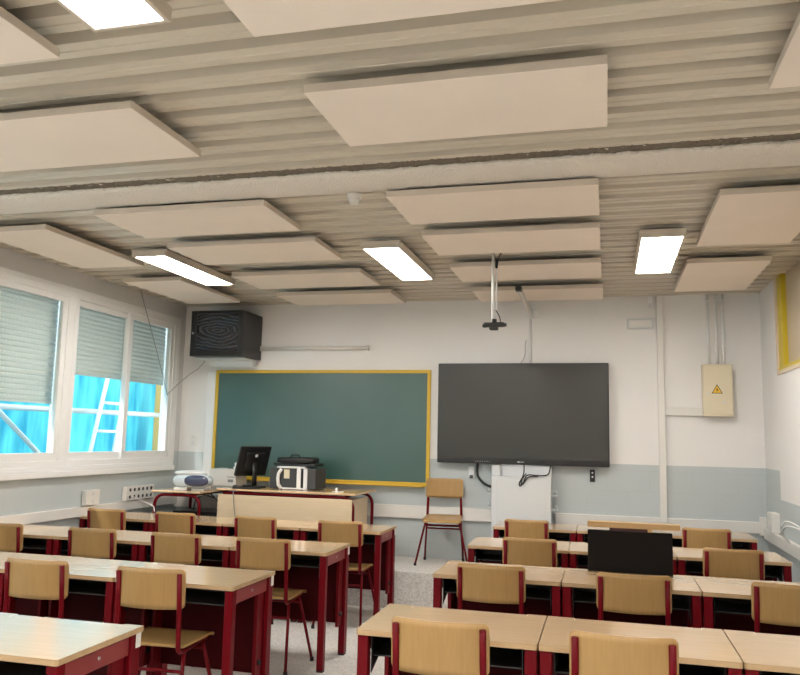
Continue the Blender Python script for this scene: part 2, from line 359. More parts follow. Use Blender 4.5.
# cable trunking of the room
def trunk(n, boxes, m='offwhite'):
    b = B()
    for q in boxes: bx(b, *q, .006)
    return struct('trim_%d' % n, b, m)
trunk(5, [(L, -1.11, D-.035, D, .645, .775), (-.50, R-.02, D-.035, D, .66, .765), (1.37, 1.43, D-.045, D, .64, .81)])
trunk(6, [(L, L+.04, Y0, D-.04, .685, .775)])
trunk(7, [(R-.045, R, Y0, D-.04, .615, .715)])
trunk(8, [(.492, .556, D-.04, D, .72, 2.93)])
trunk(9, [(-4.40, -4.295, D-.03, D, .79, 2.17)], 'pvc')

# ------------------------------------------------------------------ outside
b = B(); bx(b, -16, L-.3, -6, 16, -.3, -.02); struct('ground', b, 'concrete')
def fence():
    b = B(); n = 160; va = []; vb = []
    for i in range(n+1):
        y = 3.2+(11-3.2)*i/n; x = -6.3+.012*math.sin(y*18)+.02*math.sin(y*3.1)
        va.append(b.verts.new((x, y, 0))); vb.append(b.verts.new((x, y, 3.4)))
    for i in range(n): b.faces.new([va[i], va[i+1], vb[i+1], vb[i]]).smooth = True
    o = obj('tarpaulin_screen', b, 'sheet'); tag(o, 'cyan tarpaulin screen hung outside along the windows', 'tarpaulin')
    b = B(); bx(b, -6.06, -5.15, 9.6, 10.2, -.02, 4.2, .02); bx(b, -6.1, -5.1, 9.57, 10.24, -.02, .3, .02)
    tag(obj('rendered_pillar', b, 'ywall'), 'yellow rendered building corner outside the far window', 'wall')
    t = thing('scaffold', 'grey scaffold tubes crossing outside behind the left windows', 'scaffold', (-5.80, 5.5, 0))
    b = B(); tube(b, [(-.02, -2.5, 1.685), (-.02, 3.95, 1.70)], .03); obj('rail', b, 'alu', t)
    b = B(); tube(b, [(.03, .75, 1.76), (.03, 2.0, .9)], .026); obj('brace', b, 'alu', t)
    for yy in (-2.2, 3.9):
        b = B(); tube(b, [(.03, yy, -.02), (.03, yy, 3.0)], .028); obj('post', b, 'alu', t)
    t = thing('ladder', 'white aluminium ladder leaning outside the middle window', 'ladder', (-5.66, 7.66, 0))
    def P(y, z): return (0, y-7.6, z)
    rl = [(7.66+.265*(z-1.2), z) for z in (-.02, 2.6)]; rr_ = [(8.1+.21*(z-1.2), z) for z in (-.02, 2.5)]
    for q in (rl, rr_):
        b = B(); tube(b, [P(*q[0]), P(*q[1])], .024, 8); obj('rail', b, 'pvc', t)
    z = .15
    while z < 2.5:
        b = B(); tube(b, [P(7.66+.265*(z-1.2), z), P(8.1+.21*(z-1.2), z)], .017, 8); obj('rung', b, 'pvc', t); z += .33
fence()

# ------------------------------------------------------------------ ceiling panels and lights
PG = 'acoustic panels hung under the corrugated ceiling'
def panel(cx, cy, lab, z=2.85, w=1.19, d=.595):
    b = B(); bx(b, -w/2, w/2, -d/2, d/2, 0, .036, .002)
    o = thing('acoustic_panel', lab, 'ceiling panel', (cx, cy, z), 0, PG)
    b.normal_update()
    for f in b.faces:
        if abs(f.normal.z) < .8: f.material_index = 1
    obj('panel_board', b, ['baffle', 'baffle_edge'], o)
    for sx in (-1, 1):
        for sy in (.08, .38):
            b = B(); tube(b, [(sx*w*.35, sy*d, .035), (sx*w*.35, sy*d, 2.94-z)], .004, 6); obj('hanger', b, 'steel', o)
    return o
PN = [(-.575, 3.09, 'large white acoustic panel in the centre, nearer side of the plastered beam'),
      (-.575, 2.04, 'white acoustic panel cut by the top edge of the frame, centre column'),
      (-2.545, 3.07, 'white acoustic panel at left edge, just before the plastered beam'),
      (-2.545, 2.02, 'white acoustic panel in the top left corner beside a light'),
      (-2.58, 4.49, 'acoustic panel over the left half, first one beyond the plastered beam'),
      (-2.585, 5.37, 'acoustic panel over the left half, second beyond the plastered beam'),
      (-2.585, 6.43, 'acoustic panel over the left half, third beyond the plastered beam'),
      (-2.58, 7.38, 'acoustic panel nearest the back wall, above the blackboard'),
      (-.62, 4.475, 'centre acoustic panel, first one beyond the plastered beam'),
      (-.62, 5.355, 'centre acoustic panel, second beyond the plastered beam, next to the hanging pole'),
      (-.62, 6.37, 'centre acoustic panel, third beyond the plastered beam, behind the hanging pole'),
      (-.61, 7.41, 'centre acoustic panel nearest the back wall, above the black screen'),
      (1.22, 2.84, 'acoustic panel cut by the right frame edge, before the plastered beam')]
for cx, cy, lab in PN: panel(cx, cy, lab)
for cx, cy, lab in [(.925, 5.09, 'acoustic panel standing lengthwise at right, nearer of two beside the yellow window'),
                    (.915, 6.81, 'acoustic panel at right back, above the cream fuse box'),
                    (-4.03, 5.03, 'acoustic panel along the windows, nearer of the two at left edge'),
                    (-4.03, 6.81, 'acoustic panel along the windows, farther one, before the black cabinet')]:
    panel(cx, cy, lab, w=.60, d=1.19)
def ceiling_light(cx, cy, lab):
    t = thing('ceiling_light', lab, 'ceiling light', (cx, cy, 2.85), 0, 'rectangular led ceiling lights')
    b = B(); w, d, f = .15, .6, .018
    bx(b, -w, w, -d, d, .03, .05); 
    bx(b, -w, -w+f, -d, d, -.004, .03, .002); bx(b, w-f, w, -d, d, -.004, .03, .002); bx(b, -w+f, w-f, -d, -d+f, -.004, .03, .002); bx(b, -w+f, w-f, d-f, d, -.004, .03, .002)
    obj('frame', b, 'baffle_edge', t)
    b = B(); bx(b, -w+f, w-f, -d+f, d-f, .002, .028); obj('diffuser', b, 'lamp', t)
    for sy in (-1, 1):
        b = B(); bx(b, -.05, .05, sy*.4-.05, sy*.4+.05, .05, .088); obj('bracket', b, 'baffle_edge', t)
for cx, cy, lab in [(-3.47, 5.885, 'lit ceiling light at far left, near the windows'), (-1.585, 5.93, 'lit ceiling light in the middle, above the aisle'),
                    (.38, 5.95, 'lit ceiling light at far right, before the fuse box'), (-1.55, 1.58, 'lit ceiling light cut by the top edge of the frame, upper left'),
                    ]:
    ceiling_light(cx, cy, lab)
for cx, cy, q in ((-3.5, 1.58, 'beside the camera, near the windows'), (.4, 1.58, 'beside the camera, near the right wall'), (-3.5, -1.2, 'at the room rear near the windows'), (-1.55, -1.2, 'at the room rear, middle'), (.4, -1.2, 'at the room rear near the right wall')):
    ceiling_light(cx, cy, 'lit ceiling light '+q)

# ------------------------------------------------------------------ desks
def make_desk(name='school_desk', w=.735, lab='', cat='desk'):
    d = .526; h = .78; t = thing(name, lab, cat)
    # top with two ears at the far corners
    b = B(); g = .0025; x0, x1 = g, w-g
    pts = [(x0+.008, 0), (x1-.008, 0), (x1, .008), (x1, d), (x1-.085, d), (x1-.085, d-.012), (x0+.12, d-.012), (x0+.12, d), (x0, d), (x0, .008)]
    prism(b, pts, 'z', h-.022, h, 0)
    # edge band faces get the darker edge material
    b.normal_update()
    for f in b.faces:
        if abs(f.normal.z) < .5: f.material_index = 1
    obj('tabletop', b, ['top', 'edge'], t)
    s = .046
    b = B(); bx(b, x0+.12-.0015, x0+.12+.0015, d-.055, d-.012, h-.001, h+.0008); bx(b, x1-.085-.0015, x1-.085+.0015, d-.045, d-.012, h-.001, h+.0008)
    obj('seam', b, 'edge', t)
    for sx in (x0+.004, x1-.004-s):
        b = B(); bx(b, sx, sx+s, .008, .008+s, .012, h-.022, .004); lg = obj('leg', b, 'red', t)
        b = B(); bx(b, sx+.002, sx+s-.002, .01, .006+s, 0, .014); obj('foot_cap', b, 'rubber', lg)
        b = B(); bx(b, sx, sx+s, d-.075, d-.012, .012, h-.022, .004); lg = obj('leg', b, 'red', t)
        b = B(); bx(b, sx+.002, sx+s-.002, d-.072, d-.015, 0, .014); obj('foot_cap', b, 'rubber', lg)
        b = B(); bx(b, sx+.012, sx+s-.012, .052, d-.073, h-.10, h-.03, .002)
        a = obj('side_apron', b, 'apron', t)
        if sx > .1:
            b = B(); bx(b, x1-.004, x1, d-.045, d-.014, h-.078, h-.022, .001); obj('edge_plate', b, 'offwhite', t)['label'] = 'small white plate at the top of the far leg'
        b = B(); cyl(b, ((sx+s-.012) if sx > .1 else (sx+.012), .26, h-.062), .007, .008, 'x', 10); obj('bolt', b, 'steel', a)
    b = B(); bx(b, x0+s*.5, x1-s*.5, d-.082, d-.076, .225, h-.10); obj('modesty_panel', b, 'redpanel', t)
    for sx in (x0+s*.55, x1-s*.55-.02):
        b = B(); bx(b, sx, sx+.02, d-.165, d-.083, .215, h-.03, .002); ck = obj('side_cheek', b, 'red', t)
        b = B(); cyl(b, (sx-.004 if sx < .2 else sx+.024, d-.125, .30), .016, .012, 'x', 12); obj('knob', b, 'rubber', ck)
    b = B(); bx(b, x0+s+.01, x1-s-.01, d-.07, d-.045, h-.08, h-.03); obj('crossbar', b, 'red', t)
    # black book tray with a small triangular gusset at the front of each side
    b = B(); xa, xb = x0+s+.012, x1-s-.012
    bx(b, xa, xb, .05, d-.17, h-.112, h-.107); bx(b, xa, xb, d-.176, d-.17, h-.112, h-.03)
    prof = [(.03, h-.024), (.03, h-.175), (.20, h-.112), (d-.17, h-.112), (d-.17, h-.024)]
    prism(b, prof, 'x', xa, xa+.003); prism(b, prof, 'x', xb-.003, xb)
    tr = obj('book_tray', b, 'black', t)
    b = B(); tube(b, [(xa, .04, h-.105), (xb, .04, h-.105)], .0022, 6); obj('tray_rod', b, 'dgrey', tr)
    return t
DG = 'single school desks with red metal frames'
rowname_L = ['bottom left corner, row nearest the camera', 'second left-hand row', 'third left-hand row', 'fourth left-hand row, before the teacher tables']
rowname_R = ['nearest right-hand row', 'second right-hand row', 'third right-hand row', 'farthest right-hand row']
posL = ['at the aisle', 'second from the aisle', 'third from the aisle', 'at the window wall']
posR = ['at the aisle', 'middle of three', 'at the right wall']
proto = {}
def place_desk(w, x, y, rz, lab):
    if w not in proto:
        p = make_desk(w=w, lab=lab); p.location = (x, y, FZ); p.rotation_euler = (0, 0, rz); p['group'] = DG; proto[w] = p; return p
    return dup(proto[w], (x, y, FZ), rz, lab, DG)
for i, (x, y, a, w, n) in enumerate([(-1.838, 2.416, .004, .735, 2), (-1.875, 3.809, -.006, .714, 4), (-1.838, 5.107, .006, .722, 4), (-1.819, 6.371, .008, .7255, 4)]):
    for k in range(n):
        ww = .722 if i in (2, 3) else w
        st = .7222 if i == 2 else .7255 if i == 3 else w
        dx = (k+1)*st
        place_desk(ww, x-dx*math.cos(a), y-dx*math.sin(a), a, 'school desk with red legs, %s, %s' % (posL[k], rowname_L[i]))
RR = [(-1.01, 3.187, .004), (-.997, 4.594, 0), (-1.015, 5.888, .022), (-1.01, 7.217, .004)]
for i, (x, y, a) in enumerate(RR):
    for k in range(3):
        place_desk(.743, x+k*.743*math.cos(a), y+k*.743*math.sin(a), a, 'school desk with red legs, %s, %s%s' % (posR[k], rowname_R[i], ', under the black flip-up monitor' if (i, k) == (1, 1) else ''))

# ------------------------------------------------------------------ chairs
def make_chair(lab):
    t = thing('school_chair', lab, 'chair')
    # backrest: curved plywood, rear at y=-.19, bulging backwards in the middle
    def curved(b, w, z0, z1, y, bulge, th, rad, n=14, lean=0.0):
        """shell with rounded corners, grid"""
        m = 8; A = []; Bk = []
        for i in range(n+1):
            u = -math.cos(math.pi*i/n); ca = []; cb = []
            # corner rounding: shorten the column near the ends
            e = max(0, abs(u)*w/2-(w/2-rad)); cut = rad-math.sqrt(max(0, rad*rad-e*e)) if e > 0 else 0
            for j in range(m+1):
                v = j/m; z = (z0+cut)+(z1-z0-2*cut)*v
                yy = y-bulge*(1-u*u)-lean*(z-z0)/(z1-z0)
                ca.append(b.verts.new((u*w/2, yy, z))); cb.append(b.verts.new((u*w/2, yy+th, z)))
            A.append(ca); Bk.append(cb)
        for i in range(n):
            for j in range(m):
                b.faces.new([A[i][j], A[i+1][j], A[i+1][j+1], A[i][j+1]]).smooth = True; b.faces.new([Bk[i][j], Bk[i][j+1], Bk[i+1][j+1], Bk[i+1][j]]).smooth = True
            b.faces.new([A[i][0], Bk[i][0], Bk[i+1][0], A[i+1][0]]); b.faces.new([A[i][m], A[i+1][m], Bk[i+1][m], Bk[i][m]])
        for j in range(m):
            b.faces.new([A[0][j], A[0][j+1], Bk[0][j+1], Bk[0][j]]); b.faces.new([A[n][j], Bk[n][j], Bk[n][j+1], A[n][j+1]])
    b = B(); curved(b, .388, .665, .869, -.170, .044, .010, .026, n=26, lean=.012); obj('backrest', b, 'ply', t)
    # seat: shaped ply with waterfall front and dished middle
    b = B(); n, m = 16, 18; T = []; U = []
    for i in range(n+1):
        u = -1+2*i/n; ct = []; cu = []
        for j in range(m+1):
            v = j/m; w = .185+.012*v; y = -.17+.41*v
            if v > .9: w -= .02*((v-.9)/.1)**2
            if v < .08: w -= .02*((.08-v)/.08)**2
            z = .477-.010*(1-u*u)*math.sin(math.pi*min(1, v*1.1))-(.022*((v-.82)/.18)**2 if v > .82 else 0)+(.012*((.12-v)/.12)**2 if v < .12 else 0)
            ct.append(b.verts.new((u*w, y, z))); cu.append(b.verts.new((u*w, y, z-.012)))
        T.append(ct); U.append(cu)
    for i in range(n):
        for j in range(m):
            b.faces.new([T[i][j], T[i+1][j], T[i+1][j+1], T[i][j+1]]).smooth = True; b.faces.new([U[i][j], U[i][j+1], U[i+1][j+1], U[i+1][j]]).smooth = True
        b.faces.new([T[i][0], U[i][0], U[i+1][0], T[i+1][0]]); b.faces.new([T[i][m], T[i+1][m], U[i+1][m], U[i][m]])
    for j in range(m):
        b.faces.new([T[0][j], T[0][j+1], U[0][j+1], U[0][j]]); b.faces.new([T[n][j], U[n][j], U[n][j+1], T[n][j+1]])
    obj('seat', b, 'seatply', t)
    for s in (-1, 1):
        b = B(); pts = arc([(s*.172, -.200, .846), (s*.172, -.181, .65), (s*.178, -.184, .446), (s*.165, .165, .452)], .05, 7)
        tube(b, pts, .0135, 12, flat=.85, up=(1, 0, 0)); obj('back_frame', b, 'red', t)
        b = B(); tube(b, [(s*.166, .12, .452), (s*.205, .14, .28), (s*.262, .17, .012)], .0105, 10); lg = obj('leg', b, 'red', t)
        b = B(); cyl(b, (s*.2625, .1705, .012), .014, .024, 'z', 12); obj('foot_cap', b, 'rubber', lg)
        b = B(); tube(b, [(s*.174, -.105, .446), (s*.183, -.14, .29), (s*.20, -.205, .012)], .0105, 10); lg = obj('leg', b, 'red', t)
        b = B(); cyl(b, (s*.2005, -.206, .012), .014, .024, 'z', 12); obj('foot_cap', b, 'rubber', lg)
    b = B(); tube(b, [(-.180, -.128, .345), (.180, -.128, .345)], .009, 8); obj('crossbar', b, 'red', t)
    b = B(); tube(b, [(-.176, .122, .405), (.176, .122, .405)], .011, 8); obj('crossbar', b, 'red', t)
    b = B(); tube(b, [(-.17, -.02, .449), (.17, -.02, .449)], .009, 8); obj('crossbar', b, 'red', t)
    return t
CG = 'plywood school chairs with red tube frames'
CH = [  # x, backrest y, rz, label
 (-.636, 3.067, 0, 'chair at the nearest right-hand row, aisle desk, bottom centre of the photo'),
 (.05, 3.08, -.01, 'chair at the nearest right-hand row, middle desk, bottom right'),
 (-.638, 4.474, 0, 'chair with a small dark mark, second right-hand row, aisle desk'),
 (.132, 4.47, .01, 'chair right in front of the black flip-up monitor'),
 (.91, 4.47, 0, 'chair cut by the right frame edge, second right-hand row'),
 (-.543, 5.77, .01, 'chair at the third right-hand row, aisle desk, left of the black monitor'),
 (.82, 5.78, .02, 'chair at the third right-hand row, desk by the right wall'),
 (-.693, 7.08, 0, 'chair before the white cabinet, farthest right-hand row'),
 (.80, 7.08, -.01, 'chair at the farthest right-hand row, below the fuse box'),
 (-3.0, 3.69, .02, 'chair at the second left-hand row, near the left frame edge'),
 (-2.30, 3.69, .055, 'chair with its seat in view, second left-hand row, nearest at left'),
 (-4.39, 4.985, 0, 'chair cut by the left frame edge, third left-hand row'),
 (-3.595, 4.98, .01, 'third left-hand row chair, third from the aisle'),
 (-2.92, 4.98, 0, 'third left-hand row chair, second from the aisle'),
 (-2.257, 4.98, .06, 'third left-hand row chair next to the aisle, legs in view'),
 (-4.375, 6.25, 0, 'fourth left-hand row chair below the window sockets, nearest the wall'),
 (-3.68, 6.25, 0, 'fourth left-hand row chair, third from the aisle, before the radio table'),
 (-2.913, 6.25, 0, 'fourth left-hand row chair, second from the aisle, before the wooden panel'),
 (-2.144, 6.25, .05, 'fourth left-hand row chair next to the aisle')]
c0 = None
for x, yb, rz, lab in CH:
    ox, oy = x - .19*math.sin(rz)*1, yb+.2*math.cos(rz)
    if c0 is None: c0 = make_chair(lab); c0.location = (ox, oy, FZ); c0.rotation_euler = (0, 0, rz); c0['group'] = CG
    else: dup(c0, (ox, oy, FZ), rz, lab, CG)
lone = dup(c0, (-1.575, 7.74, HP), math.radians(188), 'lone chair facing the class on the platform, right of the blackboard', CG)

lone.scale = (.97, 1.02, .94)
# ------------------------------------------------------------------ raised black board on a desk of the third right-hand row
t = thing('flip_up_monitor', 'black flat monitor raised from a desk, pale wooden lid strip on top', 'monitor', (.131, 5.07, .6905), .0)
b = B(); bx(b, -.25, .247, -.012, .018, 0, .247, .004); obj('screen', b, 'panel_black', t)
b = B(); bx(b, -.25, .292, -.028, .045, .266, .300, .003); obj('wooden_lid', b, 'strip', t)
b = B(); bx(b, -.12, .105, -.006, .02, .247, .267); obj('hinge', b, 'brown', t)
b = B(); bx(b, .105, .13, -.012, .016, .247, .267); obj('hinge_block', b, 'strip', t)

# ------------------------------------------------------------------ blackboard and screen wall
t = thing('blackboard', 'green chalkboard with yellow frame on the back wall', 'blackboard', (-3.04, D, 1.58))
b = B(); bx(b, -1.22, 1.225, -.022, 0, -.58, .585); obj('writing_surface', b, 'chalk', t)
b = B(); bx(b, -1.25, 1.252, -.035, 0, .575, .61, .003); bx(b, -1.25, -1.215, -.035, 0, -.575, .575, .003); bx(b, 1.217, 1.252, -.035, 0, -.575, .575, .003); bx(b, -1.25, 1.252, -.035, 0, -.61, -.568, .003)
obj('frame', b, 'yellow', t)
b = B(); bx(b, -1.2, 1.2, -.085, -.03, -.612, -.60, .003); obj('chalk_ledge', b, 'yellow', t)

t = thing('interactive_screen', 'large black flat screen on the back wall right of the blackboard', 'screen', (-.8315, D, 1.74))
b = B(); bx(b, -.86, .86, -.10, -.04, -.51, .512, .006); bx(b, -.5, .5, -.04, -.002, -.3, .3); obj('housing', b, 'blackp', t)
b = B(); bx(b, -.842, .842, -.1025, -.099, -.455, .494); obj('display', b, 'screen', t)
b = B()
for i in range(7): cyl(b, (-.46+i*.024, -.1015, -.487), .004, .004, 'y', 8)
obj('buttons', b, 'grey', t)
b = B(); bx(b, -.035, -.012, -.102, -.1, -.49, -.478); bx(b, -.008, .03, -.102, -.1, -.487, -.481); obj('logo', b, 'grey', t)
b = B(); bx(b, .33, .44, -.102, -.1, -.486, -.482); obj('marking', b, 'dgrey', t)

t = thing('white_cabinet', 'light grey cabinet standing against the wall below the big screen', 'cabinet', (-.82, 7.95, FZ))
K = -FZ
b = B(); bx(b, -.295, .29, -.09, .09, .0, 1.115+K, .004); obj('body', b, 'grey', t)
b = B(); bx(b, -.245, .245, -.096, -.088, .10+K, 1.08+K, .003); obj('door', b, 'grey', t)
for s in (-.295, .21):
    b = B(); bx(b, s, s+.08, -.06, .09, 1.115+K, 1.22+K, .003); obj('post', b, 'grey', t)
b = B(); bx(b, -.215, .21, .03, .04, 1.115+K, 1.23+K); obj('back_plate', b, 'alu', t)
for s in (-1, 1):
    for z in (.93+K, .79+K):
        b = B(); bx(b, s*.29 if s > 0 else -.34, .345 if s > 0 else -.295, -.02, .06, z, z+.015); cyl(b, (s*.335, 0, z+.035), .009, .04, 'z', 10); obj('side_bracket', b, 'grey', t)
b = B(); tube(b, arc([(-1.28, D-.03, 1.228), (-1.285, D-.04, 1.10), (-1.2, D-.06, 1.02), (-1.125, D-.09, 1.0)], .08), .013, 8)
tag(obj('screen_cable', b, 'cable'), 'thick black cable bending from the screen to the cabinet left side', 'cable')
b = B()
tube(b, arc([(-.79, 7.845, 1.235), (-.79, 7.84, 1.14), (-.84, 7.84, 1.05), (-.83, 7.84, 1.02), (-.79, 7.84, 1.06), (-.77, 7.84, 1.14), (-.62, 7.84, 1.13), (-.55, 7.84, 1.14), (-.53, 7.85, 1.24)], .04), .006, 8)
tube(b, arc([(-.77, 7.84, 1.15), (-.82, 7.835, 1.08), (-.81, 7.835, 1.03), (-.75, 7.84, 1.12), (-.65, 7.842, 1.125)], .03), .006, 8)
tag(obj('cable_bundle', b, 'cable'), 'tangle of black cables hanging before the grey cabinet', 'cable')
t = thing('wall_socket', 'small outlet and plug on the wall left of the grey cabinet', 'socket', (-1.345, D, 1.13))
b = B(); bx(b, -.03, .03, -.03, 0, -.05, .07, .005); obj('plate', b, 'grey', t)
b = B(); bx(b, -.015, .02, -.05, -.03, -.055, -.02, .004); obj('plug', b, 'dgrey', t)
t = thing('remote_holder', 'small black remote control on the wall right below the screen', 'remote control', (-.138, D, 1.14))
b = B(); bx(b, -.025, .025, -.03, 0, -.06, .06, .006); obj('body', b, 'blackp', t)
b = B()
for k in range(2): cyl(b, (0, -.031, .03-.04*k), .009, .003, 'y', 12)
obj('button', b, 'grey', t)

# long white ledge above blackboard (roller screen case)
t = thing('screen_case', 'slim white tube case fixed above the blackboard', 'screen case', (-3.12, D, 2.43))
b = B(); tube(b, [(-.62, -.03, 0), (.62, -.03, 0)], .022, 14); obj('case', b, 'offwhite', t)
b = B(); bx(b, -.635, -.62, -.055, 0, -.028, .028); bx(b, .62, .635, -.055, 0, -.028, .028); obj('end_cap', b, 'offwhite', t)

# black wall cabinet in the corner
t = thing('media_cabinet', 'black metal cabinet with wrinkled dark front, high in the left back corner', 'cabinet', (-4.055, 7.8, 2.30))
b = B(); y0, y1 = -.26, .23; X0, X1 = -.31, .305; z1 = .495
bx(b, X0, X1, y0+.03, y1, 0, z1, .004); obj('body', b, 'blackp', t)
b = B(); bx(b, X0, X0+.07, y0, y0+.03, 0, z1, .003); bx(b, X1-.05, X1, y0, y0+.03, 0, z1, .003); bx(b, X0+.07, X1-.05, y0, y0+.03, 0, .06, .003); bx(b, X0+.07, X1-.05, y0, y0+.03, z1-.03, z1, .003)
dr = obj('door_frame', b, 'black', t)
b = B(); bx(b, X0+.07, X1-.05, y0+.012, y0+.02, .06, z1-.03)
w_ = obj('door_window', b, 'wrinkle', t)
# origin of the window in its middle for the ring texture
for v in w_.data.vertices: v.co -= Vector((0, y0, .27))
w_.location = (0, y0, .27)
b = B(); cyl(b, (X0+.03, y0-.004, .25), .012, .014, 'y', 14); obj('lock', b, 'steel', t)
b = B(); bx(b, -4.34, -3.81, D-.10, D, 2.222, 2.298, .004); bx(b, -4.36, -3.80, D-.35, D, 2.285, 2.299)
tag(obj('cabinet_support', b, 'pvc'), 'white shelf support under the black corner cabinet', 'shelf')
# detector / emergency light / fuse box
t = thing('emergency_light', 'faint white emergency light box high on the wall right of the screen', 'emergency light', (.34, D, 2.65))
b = B(); bx(b, -.125, .125, -.05, 0, -.05, .05, .012); obj('housing', b, 'grey', t)
b = B(); bx(b, -.10, .10, -.053, -.045, -.035, .035, .004); obj('lens', b, 'offwhite', t)
t = thing('motion_detector', 'little white motion detector under the ceiling above the emergency light', 'detector', (.435, D, 2.86))
b = B(); bx(b, -.02, .02, -.05, 0, -.05, .06, .008); obj('body', b, 'white', t)
b = B(); bx(b, -.014, .014, -.055, -.048, -.045, -.01, .004); obj('lens', b, 'grey', t)
t = thing('fuse_box', 'cream electrical box with yellow warning triangle on the back wall', 'electrical box', (1.04, D, 1.985))
b = B(); bx(b, -.142, .125, -.12, 0, -.245, .25, .006); obj('box', b, 'cream', t)
b = B(); bx(b, -.132, .115, -.126, -.12, -.225, .235, .003); dr = obj('door', b, 'cream', t)
b = B(); cyl(b, (-.10, -.128, -.03), .010, .008, 'y', 12); cyl(b, (.045, -.128, -.115), .012, .008, 'y', 12); obj('lock', b, 'grey', dr)
b = B(); prism(b, [(-.067, -.03), (.033, -.03), (-.017, .058)], 'y', -.1275, -.126); o = obj('warning_sign', b, 'black', dr)
b = B(); prism(b, [(-.0575, -.0245), (.0235, -.0245), (-.017, .047)], 'y', -.1285, -.1275); obj('sign_face', b, 'warn', dr)
b = B(); prism(b, [(-.011, .028), (-.029, .0), (-.018, .001), (-.025, -.02), (-.005, .007), (-.016, .006)], 'y', -.1295, -.1285); obj('lightning_symbol', b, 'black', dr)
for k, x in enumerate((.968, 1.045, 1.105)):
    b = B(); tube(b, [(x, D-.02, 2.235), (x, D-.02, 2.93)], .012, 10)
    for z in (2.42, 2.86): bx(b, x-.018, x+.018, D-.034, D, z, z+.012)
    tag(obj('conduit', b, 'white'), '%s of three white conduits rising from the cream electrical box' % ('leftmost', 'middle', 'rightmost')[k], 'conduit', 'conduits above the electrical box')
b = B(); bx(b, .556, .90, D-.045, D, 1.745, 1.822, .005); tag(obj('wall_duct', b, 'offwhite'), 'short white duct running to the cream electrical box', 'duct')
# smoke detector
t = thing('smoke_detector', 'small round smoke detector on the plastered ceiling beam', 'smoke detector', (-1.43, 4.25, 2.872))
b = B(); cyl(b, (0, 0, .02), .042, .04, 'z', 20); obj('base', b, 'offwhite', t)
b = B(); cyl(b, (0, 0, -.012), .026, .03, 'z', 20, r2=.038); obj('head', b, 'offwhite', t)

# hanging pole with camera bracket
t = thing('hanging_pole', 'white ceiling pole with black bracket at its lower end', 'pole mount', (-.835, 5.98, 2.36))
b = B(); tube(b, [(-.012, 0, .02), (-.012, 0, .575)], .011, 12); tube(b, [(.014, .012, .05), (.014, .012, .5)], .006, 8); obj('pole', b, 'white', t)
b = B(); bx(b, -.08, .08, -.03, .03, -.015, .018, .008); bx(b, -.035, .03, -.03, .03, -.04, -.01, .006); bx(b, -.09, -.06, -.02, .02, -.018, .006, .004); bx(b, .06, .095, -.02, .02, -.012, .012, .004); cyl(b, (0, 0, .03), .02, .03, 'z', 14)
obj('bracket', b, 'blackp', t)
b = B(); tube(b, arc([(.05, 0, 0), (.045, 0, .06), (.01, .01, .12)], .03), .004, 6); tube(b, arc([(.02, 0, .45), (.03, 0, .53), (.05, 0, .57)], .04), .004, 6); bx(b, .006, .026, -.01, .01, .45, .52, .003); obj('cable', b, 'cable', t)
# short throw arm
t = thing('projector_arm', 'white wall arm with black tip reaching out above the screen', 'arm', (-.745, D, 2.76))
b = B(); bx(b, -.06, .08, -.05, 0, -.03, .03, .006); bx(b, .0, .06, -.06, 0, .06, .075, .003); obj('wall_plate', b, 'white', t)
b = B(); tube(b, [(0, -.03, 0), (.0, -.35, .02), (.005, -.75, .035), (.005, -1.15, .05)], .024, 12, flat=.9); a = obj('arm', b, 'offwhite', t)
b = B(); bx(b, -.025, .03, -1.22, -1.14, .03, .075, .008); obj('tip', b, 'blackp', t)
b = B(); tube(b, [(-.745, D-.012, 2.25), (-.745, D-.012, 2.75)], .011, 8); tag(obj('conduit', b, 'white'), 'thin white conduit running down to the black screen top', 'conduit')
b = B(); tube(b, arc([(-.85, D-.02, 2.25), (-.80, D-.015, 2.33), (-.80, D-.01, 2.44), (-.79, D-.008, 2.50)], .05), .003, 6); tag(obj('thin_cable', b, 'gcable'), 'thin grey cable curling up from the screen top edge', 'cable')
# wire from ceiling to cabinet along window
b = B(); tube(b, [(-4.66, 7.0, 2.93), (-4.67, 7.15, 2.72), (-4.67, 7.38, 2.34), (-4.675, 7.58, 2.02), (-4.68, 7.66, 1.885)], .004, 6)
tube(b, [(-4.68, 7.66, 1.885), (-4.67, 7.76, 1.96), (-4.63, 7.87, 2.06), (-4.58, 7.95, 2.14), (-4.48, 7.95, 2.2), (-4.40, 7.93, 2.27), (-4.38, 7.9, 2.295)], .004, 6)
tag(obj('hanging_wire', b, 'gcable'), 'thin grey wire looping from ceiling past the window to the black cabinet', 'wire')

# sockets
def socket(loc, ax, n, lab, w=.09, h=.10, dep=.035, rows=2):
    t = thing('socket_box', lab, 'socket', loc)
    b = B()
    if ax == 'x': bx(b, 0, dep, -w/2, w/2, 0, h, .005)
    elif ax == '-x': bx(b, -dep, 0, -w/2, w/2, 0, h, .005)
    else: bx(b, -w/2, w/2, -dep, 0, 0, h, .005)
    obj('box', b, 'offwhite', t)
    for i in range(n):
        for j in range(rows):
            u = (i+.5)/n*w*.9-w*.45; z = h*(j+.5)/rows
            b = B()
            if ax == 'x': cyl(b, (dep, u, z), min(w/n, h/rows)*.26, .004, 'x', 12)
            elif ax == '-x': cyl(b, (-dep, u, z), min(w/n, h/rows)*.26, .004, 'x', 12)
            else: cyl(b, (u, -dep, z), min(w/n, h/rows)*.26, .004, 'y', 12)
            obj('outlet', b, 'dgrey' if ax == 'x' and n > 2 else 'grey', t)
socket((L+.01, 6.47, .782), 'x', 1, 'small white socket box on the window wall trunking, left one', .2, .14, .05)
socket((L+.01, 7.25, .782), 'x', 6, 'wide white socket strip on the window wall below the far window', .5, .14, .05)
socket((R, 7.60, .72), '-x', 1, 'white socket box on the right wall trunking', .20, .17, .07)
socket((-4.545, D, 1.335), 'y', 1, 'white double light switch on the back wall by the window corner', .08, .12, .012)
